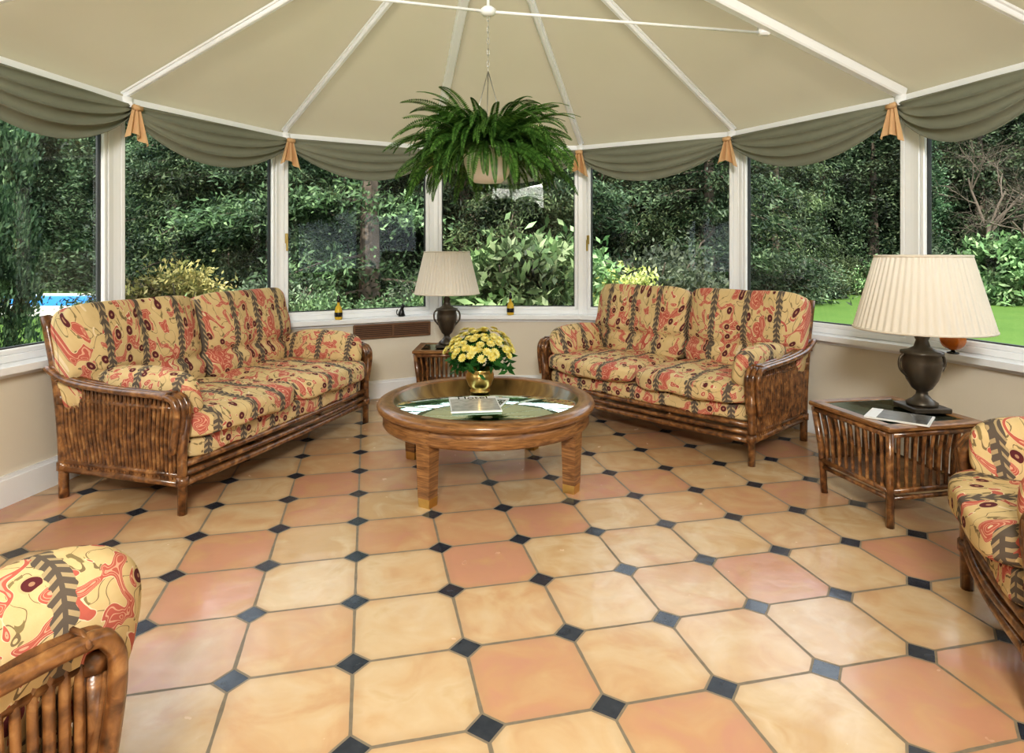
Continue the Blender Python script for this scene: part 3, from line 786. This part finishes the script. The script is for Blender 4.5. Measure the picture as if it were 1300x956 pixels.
S=[('laurel_shrub',sg,650,8.8,1.30),('laurel_shrub',sg,700,9.8,1.25),('laurel_shrub',sg,605,9.6,.9),('golden_shrub',sy,228,10.2,1.1),('golden_shrub',sy,792,9.4,1.0),('evergreen_shrub',so,825,10.6,1.5),
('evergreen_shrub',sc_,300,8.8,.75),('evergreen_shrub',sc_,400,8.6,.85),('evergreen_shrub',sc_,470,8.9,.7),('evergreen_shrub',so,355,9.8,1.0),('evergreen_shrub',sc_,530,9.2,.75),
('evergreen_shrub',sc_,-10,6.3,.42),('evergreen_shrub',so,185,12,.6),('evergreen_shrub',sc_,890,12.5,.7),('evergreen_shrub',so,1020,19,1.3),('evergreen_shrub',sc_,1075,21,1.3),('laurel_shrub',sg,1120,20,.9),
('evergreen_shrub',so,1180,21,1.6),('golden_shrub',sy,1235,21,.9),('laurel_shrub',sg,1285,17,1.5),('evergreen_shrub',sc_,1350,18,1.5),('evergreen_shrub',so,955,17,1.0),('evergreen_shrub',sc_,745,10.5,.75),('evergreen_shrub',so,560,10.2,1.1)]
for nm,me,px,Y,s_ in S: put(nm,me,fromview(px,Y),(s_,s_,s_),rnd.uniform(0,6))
def tree(name,loc,H,seed,leaf=None):
    t=MB(name); r_=random.Random(seed)
    def br(p,d,L,r,dep):
        n_=4; P=[p]; q=p
        for k in range(n_):
            d=(d+Vector((r_.gauss(0,.13),r_.gauss(0,.13),r_.gauss(0.03,.08)))).normalized(); q=q+d*L/n_; P.append(q)
        t.tube(P,[r*(1-.45*k/n_) for k in range(n_+1)],BARK,3 if dep<4 else 7,False)
        if dep<=0: return
        for k in range(r_.choice([3,3,4]) if dep>2 else r_.choice([2,3])):
            dn=(d+Vector((r_.gauss(0,.7),r_.gauss(0,.7),r_.gauss(.0,.45)))).normalized()
            br(P[r_.choice([1,2,3,4])],dn,L*r_.uniform(.58,.8),r*.5,dep-1)
    br(Vector((0,0,0)),Vector((0,0,1)),H*.27,H*.012,6)
    return t.obj(Matrix.Translation(loc))
tree('bare_tree',fromview(1245,18),8,3); tree('bare_tree',fromview(1330,16),7,8)
POOL=simple('pool_water',(0.03,0.22,0.62),(0.06,0.32,0.75),3,.3,spec=.2); STONE=simple('paving_stone',(0.62,0.58,0.52),(0.5,0.47,0.42),4,.8)
pl=MB('swimming_pool'); c=Vector((-11.4,15.6,0)); px_,py_=5.6,4.6
for sy_ in(-1,1): pl.box(c+Vector((0,sy_*(py_/2-.2),GZ+.10)),(px_,.4,.20),STONE,None,.02)
for sx_ in(-1,1): pl.box(c+Vector((sx_*(px_/2-.2),0,GZ+.10)),(.4,py_-.8,.20),STONE,None,.02)
pl.box(c+Vector((0,0,GZ+.09)),(px_-.8,py_-.8,.14),POOL); pl.obj()

# ------------------------------------------------------------------ lights
w=bpy.data.worlds.new('World'); scene.world=w; w.use_nodes=True
bg=w.node_tree.nodes['Background']; bg.inputs[0].default_value=(0.82,0.89,1.0,1); bg.inputs[1].default_value=2.9
def area(name,loc,tgt,sx,sy,e,col=(1,1,1)):
    l=bpy.data.lights.new(name,'AREA'); l.shape='RECTANGLE'; l.size=sx; l.size_y=sy; l.energy=e; l.color=col
    o=bpy.data.objects.new(name,l); scene.collection.objects.link(o); o.location=loc
    o.rotation_euler=(Vector(tgt)-Vector(loc)).to_track_quat('-Z','Y').to_euler(); return o
sl=bpy.data.lights.new('sun','SUN'); sl.energy=7.5; sl.angle=math.radians(3); sl.color=(1,.95,.86)
so_=bpy.data.objects.new('sun',sl); scene.collection.objects.link(so_); so_.rotation_euler=Vector((.25,.75,-.9)).to_track_quat('-Z','Y').to_euler()
area('added_key_light',(AX,-1.5,2.82),(0,3.9,.6),1.0,.5,155,(1,.97,.92))  # added fill light behind the camera, no fixture modelled there
area('added_bounce_light',(AX,-.9,2.35),(AX,.4,3.6),1.0,.7,40,(1,.97,.92))  # added upward fill for the ceiling, not a lamp of the room

# ------------------------------------------------------------------ camera
cam=bpy.data.cameras.new('camera'); co=bpy.data.objects.new('camera',cam); scene.collection.objects.link(co)
co.location=(0,0,1.25); co.rotation_euler=(pi/2,0,0); cam.sensor_width=36; cam.lens=36*800/1300; cam.shift_y=-158/1300; cam.clip_start=.05
scene.camera=co
